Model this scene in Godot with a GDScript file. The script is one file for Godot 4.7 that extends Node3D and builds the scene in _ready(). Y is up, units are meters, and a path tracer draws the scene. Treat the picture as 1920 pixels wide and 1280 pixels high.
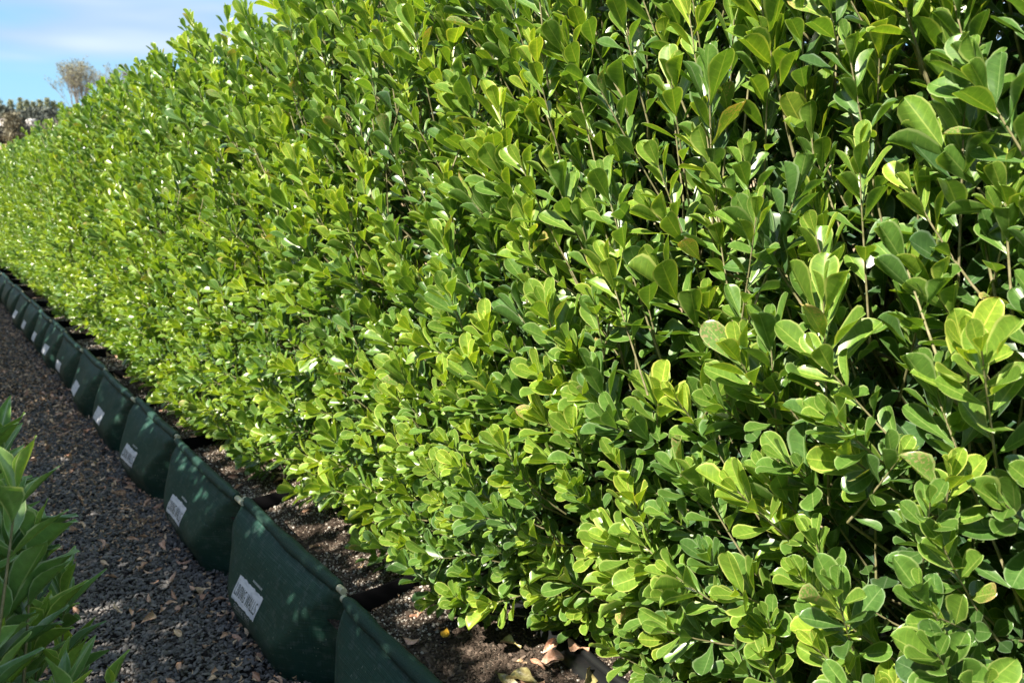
extends Node3D
# A clipped hedge growing out of a row of dark green grow bags beside a gravel path.
# World: X across the row (0 at the camera), Y up, Z = -u where u runs along the row, away from the camera.

const SLOPE := 0.0662          # the row runs gently downhill
const CAM := Vector3(0, 1.5, 0)
const FPX := 1500.0            # focal length in pixels of a 1920 wide picture
const FIELD_Y := -1.45

var rng := RandomNumberGenerator.new()
var noise := FastNoiseLite.new()
var cam: Camera3D
var view_inverse: Transform3D      # of the photograph's viewpoint: decides only which leaves become parts of their own
var M := {}
var joints: Array[float] = []
var used := {}

# ------------------------------------------------------------------ helpers
func numbered(called: String) -> String:
	var n: int = used.get(called, 0)
	used[called] = n + 1
	return called if n == 0 else "%s_%03d" % [called, n]

func tag(o: Node, label := "", category := "", group := "", kind := "") -> void:
	if label: o.set_meta("label", label)
	if category: o.set_meta("category", category)
	if group: o.set_meta("group", group)
	if kind: o.set_meta("kind", kind)

func thing(called: String, label: String, category: String, at := Vector3.ZERO, group := "") -> Node3D:
	var o := Node3D.new()
	o.name = numbered(called)
	add_child(o)
	o.position = at
	tag(o, label, category, group)
	return o

func part(called: String, mesh: Mesh, mat: Material, parent: Node) -> MeshInstance3D:
	var o := MeshInstance3D.new()
	o.name = numbered(called) if parent == self else called
	o.mesh = mesh
	o.material_override = mat
	parent.add_child(o, true)
	return o

func ground_y(u: float) -> float:
	var a := clampf(u, -6.0, 21.0)
	var y := -SLOPE * a
	if u > 21.0: y = lerpf(y, FIELD_Y, smoothstep(21.0, 30.0, u))
	return y

func P(v: float, u: float, h: float) -> Vector3:
	return Vector3(v, ground_y(u) + h, -u)

func n3(x: float, y: float, z := 0.0) -> float:
	return noise.get_noise_3d(x * 100.0, y * 100.0, z * 100.0)

func rnd(a: float, b: float) -> float:
	return rng.randf_range(a, b)

func lin(r: float, g: float, b: float) -> Color:
	return Color(r, g, b).linear_to_srgb()

func grid_mesh(pts: Array, uvs: Array, flip := false) -> ArrayMesh:   # pts[row][col]
	var st := SurfaceTool.new()
	st.begin(Mesh.PRIMITIVE_TRIANGLES)
	st.set_smooth_group(0)
	var nr := pts.size()
	var nc: int = pts[0].size()
	for r in nr:
		for c in nc:
			st.set_uv(uvs[r][c] if uvs.size() else Vector2(float(c) / (nc - 1), float(r) / (nr - 1)))
			st.add_vertex(pts[r][c])
	for r in nr - 1:
		for c in nc - 1:
			var a := r * nc + c
			var q := [a, a + 1, a + nc, a + 1, a + nc + 1, a + nc]
			if flip: q = [a, a + nc, a + 1, a + 1, a + nc, a + nc + 1]
			for i in q: st.add_index(i)
	st.generate_normals()
	return st.commit()

func tube(st: SurfaceTool, path: Array, radii: Array, sides := 6, caps := true) -> void:
	# appended with its own vertices and normals
	var rings := []
	var side := Vector3.ZERO
	for i in path.size():
		var a: Vector3 = path[maxi(i - 1, 0)]
		var b: Vector3 = path[mini(i + 1, path.size() - 1)]
		var d := (b - a).normalized()
		if side == Vector3.ZERO:
			side = d.cross(Vector3.UP if absf(d.y) < 0.9 else Vector3.RIGHT).normalized()
		side = (side - d * side.dot(d)).normalized()
		var up := d.cross(side)
		var ring := []
		for k in sides:
			var t := TAU * k / sides
			ring.append(side * cos(t) + up * sin(t))
		rings.append(ring)
	for i in path.size() - 1:
		for k in sides:
			var k2 := (k + 1) % sides
			var quad := [[i, k], [i + 1, k], [i + 1, k2], [i, k], [i + 1, k2], [i, k2]]
			for q in quad:
				st.set_normal(rings[q[0]][q[1]])
				st.set_uv(Vector2(float(q[1]) / sides, float(q[0])))
				st.add_vertex(path[q[0]] + rings[q[0]][q[1]] * radii[q[0]])
	if caps:
		for e in [0, path.size() - 1]:
			var d: Vector3 = (path[e] - path[1 if e == 0 else e - 1]).normalized()
			for k in sides:
				var k2 := (k + 1) % sides
				for q in ([-1, k, k2] if e == 0 else [-1, k2, k]):
					st.set_normal(d)
					st.set_uv(Vector2(0.5, 0.5))
					st.add_vertex(path[e] if q < 0 else path[e] + rings[e][q] * radii[e])

func new_st() -> SurfaceTool:
	var st := SurfaceTool.new()
	st.begin(Mesh.PRIMITIVE_TRIANGLES)
	return st

func multi(called: String, mesh: Mesh, mat: Material, xs: Array, cs: Array, parent: Node) -> MultiMeshInstance3D:
	var mm := MultiMesh.new()
	mm.transform_format = MultiMesh.TRANSFORM_3D
	mm.use_colors = true
	mm.mesh = mesh
	mm.instance_count = xs.size()
	for i in xs.size():
		mm.set_instance_transform(i, xs[i])
		mm.set_instance_color(i, cs[i])
	var o := MultiMeshInstance3D.new()
	o.name = numbered(called) if parent == self else called
	o.multimesh = mm
	o.material_override = mat
	parent.add_child(o, true)
	return o

func to_pixel(p: Vector3) -> Vector3:     # picture position (1920 wide) and depth
	var q := view_inverse * p
	var z := -q.z
	return Vector3(960.0 + FPX * q.x / z, 640.0 - FPX * q.y / z, z)

func away(px: float, dist: float) -> Vector3:   # the point of the plain that lies dist metres off in the direction of picture column px
	var d := cam.basis * Vector3(px - 960.0, 640.0 - 225.0, -FPX)
	d.y = 0
	d = d.normalized() * dist
	return Vector3(d.x, FIELD_Y, d.z)

func noise_tex(w: int, h: int, freq: float, seed_: int, ramp: Array, octaves := 4) -> ImageTexture:
	# ramp: [[position, colour (sRGB)], ...]; seamless by blending opposite edges
	var f := FastNoiseLite.new()
	f.seed = seed_
	f.noise_type = FastNoiseLite.TYPE_SIMPLEX_SMOOTH
	f.frequency = freq
	f.fractal_octaves = octaves
	var im := f.get_seamless_image(w, h)
	var g := Gradient.new()
	var offs := PackedFloat32Array()
	var cols := PackedColorArray()
	for r in ramp:
		offs.append(r[0])
		cols.append(r[1])
	g.offsets = offs
	g.colors = cols
	var out := Image.create(w, h, false, Image.FORMAT_RGB8)
	for y in h:
		for x in w:
			out.set_pixel(x, y, g.sample(im.get_pixel(x, y).r))
	return ImageTexture.create_from_image(out)

# ------------------------------------------------------------------ leaf meshes
func leaf_mesh(kind: String, cup: float, bend: float, wave: float, twist := 0.0) -> ArrayMesh:
	# base at the origin, length 1 along +Y, upper side towards +Z
	var ts := [0.0, 0.10, 0.26, 0.42, 0.58, 0.73, 0.86, 0.945, 0.985, 1.0]
	var ws := [0.02, 0.028, 0.082, 0.145, 0.199, 0.224, 0.201, 0.138, 0.072, 0.008]
	if kind == "lance":
		ts = [0.0, 0.08, 0.2, 0.34, 0.5, 0.66, 0.8, 0.92, 1.0]
		ws = [0.014, 0.028, 0.088, 0.128, 0.142, 0.124, 0.083, 0.036, 0.003]
	var pts := []
	var uvs := []
	for i in ts.size():
		var row := []
		var ru := []
		var t: float = ts[i]
		for c in 5:
			var e := (c - 2) / 2.0
			var x: float = e * ws[i]
			var z: float = cup * x * x * 3.2 + absf(x) * cup * 0.35 - bend * t * t
			z += wave * sin(t * 9.0 + e * 1.6) * absf(e) * 0.03
			var p := Vector3(x, t - bend * bend * t * t * 0.3, z)
			p = p.rotated(Vector3.UP, twist * t)
			row.append(p)
			ru.append(Vector2((e + 1.0) / 2.0, t))
		pts.append(row)
		uvs.append(ru)
	return grid_mesh(pts, uvs)

func leaf_texture(rim: float, veins: float, seed_: int, blight := 0.0) -> ImageTexture:
	var w := 128
	var h := 256
	var im := Image.create(w, h, false, Image.FORMAT_RGB8)
	var f := FastNoiseLite.new()
	f.seed = seed_
	f.frequency = 0.03
	for y in h:
		var t := float(y) / (h - 1)
		for x in w:
			var e := float(x) / (w - 1) * 2.0 - 1.0
			var ae := absf(e)
			var m := 1.0 + 0.22 * f.get_noise_2d(x * 0.8, y) + 0.14 * f.get_noise_2d(x * 5.0, y * 5.0 + 300.0)
			var c := Vector3(0.34, 0.525, 0.175) * m
			# side veins bow towards the tip
			var ph := fposmod((t * 7.5 - ae * 1.15 + 0.25 * ae * ae + 0.05 * f.get_noise_2d(x * 2.0, y * 2.0 + 90.0)) , 1.0)
			var vein := veins * smoothstep(0.11, 0.0, absf(ph - 0.5)) * smoothstep(0.95, 0.55, ae)
			# fine net between them
			vein += veins * 0.35 * smoothstep(0.12, 0.02, absf(f.get_noise_2d(x * 4.0, y * 2.6 + 700.0)))
			c = c.lerp(Vector3(0.66, 0.80, 0.30), clampf(vein, 0.0, 0.7))
			var rib := smoothstep(0.11 * (1.15 - t * 0.75), 0.045 * (1.1 - t), ae)
			c = c.lerp(Vector3(0.95, 0.98, 0.55), rib * 0.8)
			var edge := smoothstep(1.0 - rim * 1.3, 1.0 - rim * 0.5, ae)
			c = c.lerp(Vector3(1.0, 1.0, 0.72), edge * 0.85)
			if blight > 0.0:      # scorched tip and rusty spots
				var sc := smoothstep(0.12, 0.3, f.get_noise_2d(x * 2.2 + 40.0, y * 1.6) + blight * 0.55 * smoothstep(0.55, 1.0, t) * (0.4 + ae) - 0.12)
				c = c.lerp(Vector3(0.95, 0.62, 0.55), sc * 0.9)
			im.set_pixel(x, y, Color(clampf(c.x, 0, 1), clampf(c.y, 0, 1), clampf(c.z, 0, 1)).linear_to_srgb())
	return ImageTexture.create_from_image(im)

func leaf_material(tex: Texture2D, tint: Color, through: float, rough := 0.34) -> StandardMaterial3D:
	var m := StandardMaterial3D.new()
	m.albedo_texture = tex
	m.albedo_color = tint
	m.roughness = rough
	m.metallic_specular = 0.66
	m.backlight_enabled = true
	m.backlight = Color(through, through * 0.98, through * 0.55)
	m.cull_mode = BaseMaterial3D.CULL_DISABLED
	return m

# ------------------------------------------------------------------ materials
var palette: Array[Color] = []       # linear tints of the hedge leaves, old to young
var palette_mats: Array = []
var lance_palette: Array[Color] = []
var lance_mats: Array = []
var dry_mats: Array = []

func plain(c: Color, rough := 0.85, spec := 0.4) -> StandardMaterial3D:
	var m := StandardMaterial3D.new()
	m.albedo_color = c
	m.roughness = rough
	m.metallic_specular = spec
	return m

func make_materials() -> void:
	var lt := leaf_texture(0.13, 0.42, 3)
	var ll := leaf_texture(0.07, 0.16, 8)
	var lt2 := noise_tex(128, 256, 0.02, 31, [[0.2, lin(0.5, 0.42, 0.33)], [0.5, lin(0.76, 0.69, 0.6)], [0.75, lin(0.9, 0.86, 0.78)]])
	# hedge leaves, from old and blue green to fresh yellow green
	for c in [[0.12, 0.19, 0.235], [0.175, 0.265, 0.24], [0.24, 0.35, 0.235], [0.32, 0.435, 0.225], [0.41, 0.51, 0.215], [0.49, 0.57, 0.21], [0.62, 0.67, 0.23], [0.78, 0.78, 0.26]]:
		palette.append(Color(c[0], c[1], c[2]))
		palette_mats.append(leaf_material(lt, lin(c[0], c[1], c[2]), 0.95))
	M.leaf = leaf_material(lt, Color.WHITE, 0.95)
	M.leaf.vertex_color_use_as_albedo = true
	for c in [[0.20, 0.29, 0.38], [0.28, 0.39, 0.38], [0.38, 0.50, 0.36], [0.54, 0.63, 0.3], [0.85, 0.86, 0.28]]:
		lance_palette.append(Color(c[0], c[1], c[2]))
		lance_mats.append(leaf_material(ll, lin(c[0], c[1], c[2]), 0.6, 0.36))
	M.lance = leaf_material(ll, Color.WHITE, 0.6, 0.36)
	M.lance.vertex_color_use_as_albedo = true
	for c in [[0.82, 0.58, 0.45], [0.6, 0.38, 0.28], [0.92, 0.72, 0.58], [0.45, 0.26, 0.19], [0.8, 0.62, 0.45], [0.7, 0.46, 0.37]]:
		var dm := leaf_material(lt2, lin(c[0], c[1], c[2]), 0.2, 0.6)
		dm.roughness = 0.62
		dry_mats.append(dm)
	M.dry = leaf_material(lt2, Color.WHITE, 0.2, 0.6)
	M.dry.roughness = 0.65
	M.dry.vertex_color_use_as_albedo = true
	M.yellow_leaf = leaf_material(lt2, lin(0.75, 0.5, 0.06), 0.35, 0.4)
	M.green_leaf = leaf_material(lt, lin(0.5, 0.55, 0.6), 0.3, 0.4)
	M.olive_leaf = leaf_material(lt2, lin(0.36, 0.35, 0.17), 0.3, 0.45)
	M.worn_leaf = leaf_material(leaf_texture(0.13, 0.42, 14, 1.0), lin(0.46, 0.52, 0.24), 0.8)
	M.spotted_leaf = leaf_material(leaf_texture(0.11, 0.35, 19, 0.55), lin(0.34, 0.42, 0.22), 0.9)
	var bark := plain(Color.WHITE, 0.8)
	bark.albedo_texture = noise_tex(128, 128, 0.04, 5, [[0.2, lin(0.10, 0.085, 0.06)], [0.55, lin(0.19, 0.165, 0.12)], [0.8, lin(0.28, 0.25, 0.2)]])
	bark.uv1_triplanar = true
	bark.uv1_scale = Vector3(14, 5, 14)
	M.bark = bark
	var shoot := plain(Color.WHITE, 0.6)
	shoot.albedo_texture = noise_tex(128, 128, 0.05, 6, [[0.2, lin(0.11, 0.115, 0.05)], [0.5, lin(0.18, 0.17, 0.085)], [0.8, lin(0.26, 0.235, 0.15)]])
	shoot.uv1_triplanar = true
	shoot.uv1_scale = Vector3(9, 9, 9)
	M.shoot = shoot
	# woven shade cloth
	var cw := 512
	var ci := Image.create(cw, cw, false, Image.FORMAT_RGB8)
	var hi := Image.create(cw, cw, false, Image.FORMAT_RGB8)
	var f := FastNoiseLite.new()
	f.seed = 21
	f.frequency = 0.02
	for y in cw:
		for x in cw:
			var thread := 0.5 + 0.5 * sin(y * TAU / 4.0)
			var streak := f.get_noise_2d(x * 0.25, y * 9.0)
			var warp := f.get_noise_2d(x * 12.0, y * 0.4 + 500.0)
			var worn := smoothstep(0.12, 0.55, f.get_noise_2d(x * 1.1, y * 1.1 + 900.0) + 0.45 * streak + 0.3 * warp)
			var k := 1.0 + 0.28 * streak + 0.2 * warp + 0.12 * (thread - 0.5)
			var c := Vector3(0.0068, 0.042, 0.031) * k
			c = c.lerp(Vector3(0.055, 0.085, 0.08), worn * 0.5)
			ci.set_pixel(x, y, Color(c.x, c.y, c.z).linear_to_srgb())
			var hgt := clampf(0.5 + 0.22 * (thread - 0.5) + 0.25 * streak + 0.18 * warp, 0, 1)
			hi.set_pixel(x, y, Color(hgt, hgt, hgt))
	# pale specks of dirt splashed on the cloth
	var r2 := RandomNumberGenerator.new()
	r2.seed = 77
	for i in 90:
		var x := r2.randi_range(0, cw - 3)
		var y := r2.randi_range(0, cw - 8)
		ci.fill_rect(Rect2i(x, y, 1 + i % 2, r2.randi_range(1, 6)), lin(0.2, 0.23, 0.2))
	var cloth := plain(Color.WHITE, 0.58, 0.45)
	cloth.albedo_texture = ImageTexture.create_from_image(ci)
	cloth.heightmap_enabled = true
	cloth.heightmap_texture = ImageTexture.create_from_image(hi)
	cloth.heightmap_scale = 0.12
	cloth.uv1_scale = Vector3(2.2, 2.2, 1)
	cloth.cull_mode = BaseMaterial3D.CULL_DISABLED
	M.cloth = cloth
	M.strap = plain(lin(0.005, 0.005, 0.006), 0.95, 0.12)
	M.pipe = plain(lin(0.010, 0.011, 0.012), 0.32, 0.5)
	var rod := plain(Color.WHITE, 0.5)
	rod.albedo_texture = noise_tex(64, 64, 0.06, 9, [[0.25, lin(0.38, 0.37, 0.26)], [0.6, lin(0.55, 0.54, 0.42)]])
	rod.uv1_triplanar = true
	rod.uv1_scale = Vector3(8, 8, 8)
	M.rod = rod
	var lab := plain(Color.WHITE, 0.5)
	lab.albedo_texture = noise_tex(128, 64, 0.03, 10, [[0.2, lin(0.50, 0.53, 0.60)], [0.6, lin(0.66, 0.68, 0.74)]])
	M.label = lab
	M.ink = plain(lin(0.02, 0.04, 0.035), 0.6)
	M.print = plain(lin(0.42, 0.45, 0.46), 0.6)
	M.faint_print = plain(lin(0.16, 0.2, 0.19), 0.7)
	# ground
	var soil := plain(Color.WHITE, 0.95, 0.25)
	soil.albedo_texture = noise_tex(512, 512, 0.06, 11, [[0.15, lin(0.016, 0.013, 0.011)], [0.45, lin(0.04, 0.033, 0.027)], [0.62, lin(0.07, 0.058, 0.047)], [0.8, lin(0.14, 0.12, 0.10)]], 5)
	soil.uv1_triplanar = true
	soil.uv1_world_triplanar = true
	soil.uv1_scale = Vector3(2.3, 2.3, 2.3)
	soil.heightmap_enabled = true
	soil.heightmap_texture = noise_tex(512, 512, 0.08, 12, [[0.0, Color.BLACK], [1.0, Color.WHITE]], 5)
	soil.heightmap_scale = 1.2
	M.soil = soil
	var pb := plain(Color.WHITE, 0.95, 0.25)
	pb.albedo_texture = noise_tex(512, 512, 0.07, 13, [[0.2, lin(0.010, 0.010, 0.011)], [0.5, lin(0.026, 0.024, 0.025)], [0.75, lin(0.05, 0.042, 0.036)]], 5)
	pb.uv1_triplanar = true
	pb.uv1_world_triplanar = true
	pb.uv1_scale = Vector3(2.0, 2.0, 2.0)
	M.path = pb
	var fld := plain(Color.WHITE, 0.95, 0.2)
	fld.albedo_texture = noise_tex(512, 512, 0.02, 14, [[0.2, lin(0.20, 0.15, 0.085)], [0.5, lin(0.30, 0.235, 0.14)], [0.8, lin(0.38, 0.30, 0.2)]], 5)
	fld.uv1_triplanar = true
	fld.uv1_world_triplanar = true
	fld.uv1_scale = Vector3(0.05, 0.05, 0.05)
	M.field = fld
	M.stone = plain(Color.WHITE, 0.62, 0.45)
	M.stone.vertex_color_use_as_albedo = true
	M.grain = plain(Color.WHITE, 0.85, 0.3)
	M.grain.vertex_color_use_as_albedo = true
	M.far_leaf = plain(Color.WHITE, 0.8, 0.2)
	M.far_leaf.vertex_color_use_as_albedo = true
	M.far_leaf.cull_mode = BaseMaterial3D.CULL_DISABLED
	M.twig = plain(lin(0.2, 0.185, 0.165), 0.9)
	M.hill = plain(lin(0.055, 0.07, 0.05), 0.95)
	M.house_wall = plain(lin(0.42, 0.42, 0.42), 0.8)
	M.house_roof = plain(lin(0.22, 0.2, 0.2), 0.8)
	M.house_glass = plain(lin(0.03, 0.035, 0.04), 0.2)

# ------------------------------------------------------------------ camera, sky, sun
func sky_and_sun() -> void:
	cam = Camera3D.new()
	cam.name = "camera"
	add_child(cam)
	cam.position = CAM
	cam.rotation_degrees = Vector3(-15.465, -36.476, 0)
	view_inverse = Transform3D(Basis.from_euler(Vector3(deg_to_rad(-15.465), deg_to_rad(-36.476), 0)), CAM).affine_inverse()
	cam.fov = 46.2127
	cam.near = 0.05
	cam.far = 3000
	var lens := CameraAttributesPhysical.new()
	lens.frustum_focal_length = 28.1
	lens.exposure_aperture = 8.0
	lens.frustum_focus_distance = 1.4
	lens.frustum_near = 0.05
	lens.frustum_far = 3000
	cam.attributes = lens
	cam.fov = 46.2127
	cam.current = true
	# computed sky: blue air, a broad bank of thin cloud
	var w := 2048
	var h := 1024
	var im := Image.create(w, h, false, Image.FORMAT_RGBF)
	var f := FastNoiseLite.new()
	f.seed = 40
	f.frequency = 0.01
	f.fractal_octaves = 5
	for y in h / 2 + 2:
		var el := (0.5 - (y + 0.5) / h) * PI
		var s := sin(el)
		var air := Vector3(0.34, 0.63, 0.85).lerp(Vector3(0.20, 0.50, 0.82), smoothstep(0.0, 0.16, s)).lerp(Vector3(0.17, 0.38, 0.74), smoothstep(0.14, 0.8, s))
		for x in w:
			var azm := (x + 0.5) / w * TAU
			var dx := cos(azm)
			var dz := sin(azm)
			# layers seen from below: stretched along the horizon
			var k := 1.0 / (maxf(s, 0.0) + 0.10)
			var a := f.get_noise_3d(dx * k * 42.0, dz * k * 42.0, 3.0)
			var b := f.get_noise_3d(dx * 95.0, dz * 95.0, el * 620.0)
			var cover := smoothstep(-0.02, 0.42, 0.34 * a + 0.80 * b + maxf(0.44 * exp(-pow(absf(el - 0.098) / 0.036, 3.0)), 0.30 * smoothstep(0.14, 0.4, el)) - 0.0)
			var body := Vector3(0.41, 0.545, 0.74).lerp(Vector3(0.68, 0.76, 0.86), smoothstep(-0.15, 0.35, b + 0.3 * a))
			body = body.lerp(Vector3(0.93, 0.95, 1.0), 0.75 * smoothstep(0.16, 0.5, el))
			var c := air.lerp(body, cover * 0.86)
			im.set_pixel(x, y, Color(c.x, c.y, c.z))
	var low := Color(0.30, 0.42, 0.5)
	im.fill_rect(Rect2i(0, h / 2 + 2, w, h / 2 - 2), low)
	var mat := PanoramaSkyMaterial.new()
	mat.panorama = ImageTexture.create_from_image(im)
	mat.energy_multiplier = 1.0
	var sky := Sky.new()
	sky.sky_material = mat
	var e := Environment.new()
	e.background_mode = Environment.BG_SKY
	e.sky = sky
	e.background_energy_multiplier = 0.36
	e.tonemap_mode = Environment.TONE_MAPPER_LINEAR
	e.tonemap_exposure = 3.75
	e.sdfgi_enabled = true
	e.ssao_enabled = true
	e.ssil_enabled = true
	var we := WorldEnvironment.new()
	we.name = "world_environment"
	we.environment = e
	add_child(we)
	var sun := DirectionalLight3D.new()
	sun.name = "sun"
	add_child(sun)
	sun.light_color = Color(1.0, 0.955, 0.88)
	sun.light_energy = 1.4
	sun.light_angular_distance = 0.53
	sun.shadow_enabled = true
	sun.look_at_from_position(SUN * 50.0, Vector3.ZERO, Vector3.UP)

const SUN := Vector3(-0.66, 0.70, 0.06)      # towards the sun

# ------------------------------------------------------------------ ground
func build_ground() -> void:
	var us := [-200.0, -60.0, -20.0, -8.0, -6.0]
	for i in 28: us.append(-5.0 + i)
	us.append_array([24.0, 26.0, 28.0, 30.0, 34.0, 40.0, 60.0, 100.0, 160.0, 260.0, 420.0, 700.0])
	var vs := [-700.0, -300.0, -120.0, -50.0, -20.0, -8.0, -3.0, 0.0, 3.0, 8.0, 20.0, 50.0, 120.0, 300.0, 700.0]
	var pts := []
	for u in us:
		var row := []
		for v in vs: row.append(Vector3(v, ground_y(u) - 0.06, -u))
		pts.append(row)
	tag(part("ground", grid_mesh(pts, []), M.field, self), "", "", "", "structure")
	# path bed
	pts = []
	for i in 70:
		var u := -4.0 + i * 0.36
		var row := []
		for j in 12:
			var v := -0.75 + j * 0.15
			row.append(P(v, u, -0.012 + 0.008 * n3(v, u)))
		pts.append(row)
	tag(part("path", grid_mesh(pts, []), M.path, self), "", "", "", "structure")
	# planting bed held by the bags
	pts = []
	for i in 260:
		var u := -3.0 + i * 0.09
		var row := []
		for j in 22:
			var v := 0.765 + j * 0.06
			row.append(P(v, u, soil_h(v, u)))
		pts.append(row)
	tag(part("soil_bed_ground", grid_mesh(pts, []), M.soil, self), "", "", "", "structure")

func soil_h(v: float, u: float) -> float:
	return 0.262 + 0.020 * n3(v * 0.6, u * 0.6, 3.0) + 0.010 * n3(v * 2.0, u * 2.0, 5.0) + 0.02 * smoothstep(0.95, 1.35, v) - 0.012 * smoothstep(0.86, 0.79, v)

func rock_mesh(seed_: int, flat: float) -> ArrayMesh:
	var r := RandomNumberGenerator.new()
	r.seed = seed_
	var vs := []
	var g := (1.0 + sqrt(5.0)) / 2.0
	for p in [[-1, g, 0], [1, g, 0], [-1, -g, 0], [1, -g, 0], [0, -1, g], [0, 1, g], [0, -1, -g], [0, 1, -g], [g, 0, -1], [g, 0, 1], [-g, 0, -1], [-g, 0, 1]]:
		var q := Vector3(p[0], p[1], p[2]).normalized() * 0.5 * r.randf_range(0.6, 1.25)
		q.y *= flat
		vs.append(q)
	var st := new_st()
	st.set_smooth_group(-1)
	for t in [[0, 11, 5], [0, 5, 1], [0, 1, 7], [0, 7, 10], [0, 10, 11], [1, 5, 9], [5, 11, 4], [11, 10, 2], [10, 7, 6], [7, 1, 8], [3, 9, 4], [3, 4, 2], [3, 2, 6], [3, 6, 8], [3, 8, 9], [4, 9, 5], [2, 4, 11], [6, 2, 10], [8, 6, 7], [9, 8, 1]]:
		for i in [t[0], t[2], t[1]]: st.add_vertex(vs[i])
	st.generate_normals()
	return st.commit()

func any_turn(lean := 0.5) -> Basis:
	return Basis(Vector3.UP, rnd(0, TAU)) * Basis(Vector3.RIGHT, rng.randfn(0, lean)) * Basis(Vector3.BACK, rng.randfn(0, lean))

func build_gravel() -> void:
	var xs := []
	var cs := []
	for i in 88000:
		var t := rng.randf()
		var u := 0.7 + 5.3 * t if i < 62000 else 6.0 + 12.0 * pow(t, 1.1)
		var v := rnd(-0.32, 0.76)
		if u > 2.0 and v < -0.1: continue
		var s := rnd(0.008, 0.0175) * (1.0 if u < 6.0 else 1.3)
		if rng.randf() < 0.08: s *= 1.4
		var b := any_turn(0.45) * Basis.from_scale(Vector3(s * rnd(0.9, 1.5), s * rnd(0.5, 0.85), s * rnd(0.7, 1.0)))
		xs.append(Transform3D(b, P(v, u, rnd(-0.004, 0.011) + 0.006 * n3(v, u))))
		var k := rnd(0.55, 1.35)
		var c := Color(0.094, 0.094, 0.10).lerp(Color(0.135, 0.126, 0.12), rng.randf())
		if rng.randf() < 0.03: c = Color(0.14, 0.13, 0.12)
		cs.append(Color(c.r * k, c.g * k, c.b * k))
	var o := multi("gravel", rock_mesh(4, 0.55), M.stone, xs, cs, self)
	tag(o, "dark slate gravel spread over the path", "gravel", "", "stuff")
	# small pale pumice and bark in the planting bed
	xs = []
	cs = []
	for i in 80000:
		var t := rng.randf()
		var u := 0.75 + 3.2 * t if i < 50000 else 3.9 + 9.0 * t
		var v := rnd(0.79, 1.5) if i % 3 else rnd(0.79, 1.12)
		var s := rnd(0.003, 0.0075) if i % 9 else rnd(0.007, 0.013)
		if u > 3.9: s *= 1.3
		var patch := n3(v * 1.1, u * 1.1, 9.0)
		var pale := rng.randf() < 0.42 + patch * 0.9
		var b := any_turn(0.7) * Basis.from_scale(Vector3(s * rnd(0.8, 1.5), s * rnd(0.6, 1.0), s))
		if not pale: b = any_turn(0.35) * Basis.from_scale(Vector3(s * rnd(1.2, 3.2), s * 0.5, s * rnd(0.8, 1.2)))
		xs.append(Transform3D(b, P(v, u, soil_h(v, u) + s * 0.2)))
		var k := rnd(0.6, 1.25)
		var c := Color(0.46, 0.43, 0.39) if pale else Color(0.05, 0.037, 0.029)
		if pale and rng.randf() < 0.4: c = Color(0.22, 0.185, 0.15)
		if not pale and rng.randf() < 0.3: c = Color(0.11, 0.085, 0.068)
		cs.append(Color(c.r * k, c.g * k, c.b * k))
	o = multi("pumice_gravel", rock_mesh(9, 0.85), M.grain, xs, cs, self)
	tag(o, "pale pumice grains and bark chips mixed in the bed soil", "gravel", "", "stuff")

# ------------------------------------------------------------------ grow bags
const BAG_TOP := 0.33
const ROD_V := 0.79

func smin(a: float, b: float, k: float) -> float:
	var h := clampf(0.5 + 0.5 * (b - a) / k, 0.0, 1.0)
	return lerpf(b, a, h) - k * h * (1.0 - h)

func bag_out(i: int, e_near: float, e_far: float, h: float) -> float:
	var big := 0.135 + 0.05 * n3(i * 0.37, 2.0)
	var top := -0.010 + 0.46 * (BAG_TOP - h) + 0.11 * sqrt(maxf(BAG_TOP - h, 0.0))
	var near_end := -0.022 + 0.14 * e_near + 0.14 * smoothstep(0.02, 0.27, e_near)
	var far_end := -0.006 + 0.034 * smoothstep(0.0, 0.03, e_far) + 0.52 * e_far
	var o := smin(smin(top, near_end, 0.007), smin(far_end, big, 0.03), 0.03)
	o *= lerpf(0.72, 1.0, smoothstep(-0.02, 0.15, h))
	return o

func bag_point(i: int, u0: float, u1: float, s: float, h: float, lift := 0.0) -> Vector3:
	var u := lerpf(u0, u1, s)
	var en := (u - u0)
	var ef := (u1 - u)
	var o := bag_out(i, en, ef, h)
	# folds fanning out from the rod's near end, and slack in the cloth
	var dx := en
	var dy := maxf(BAG_TOP - h, 0.0)
	var rr := sqrt(dx * dx + dy * dy)
	var slack := smoothstep(0.0, 0.06, dy)
	o += slack * 0.012 * sin(atan2(dy, dx) * 17.0 + i * 1.7) * exp(-rr / 0.11) * smoothstep(0.0, 0.03, rr)
	o += slack * (0.016 * n3(u * 0.8, h * 1.1, i * 3.1) + 0.011 * n3(u * 2.2, h * 1.6, i * 0.7)) + slack * 0.004 * n3(u * 0.7 + i, h * 7.0, 4.0) * smoothstep(0.25, 0.0, en)
	o += slack * 0.007 * sin((h + 0.15 * en) * 60.0 + i) * exp(-en / 0.10) * 0.6
	return P(ROD_V - 0.012 - o - lift, u, h - 0.010 * sin(s * PI) * smoothstep(0.0, BAG_TOP, h))

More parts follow.
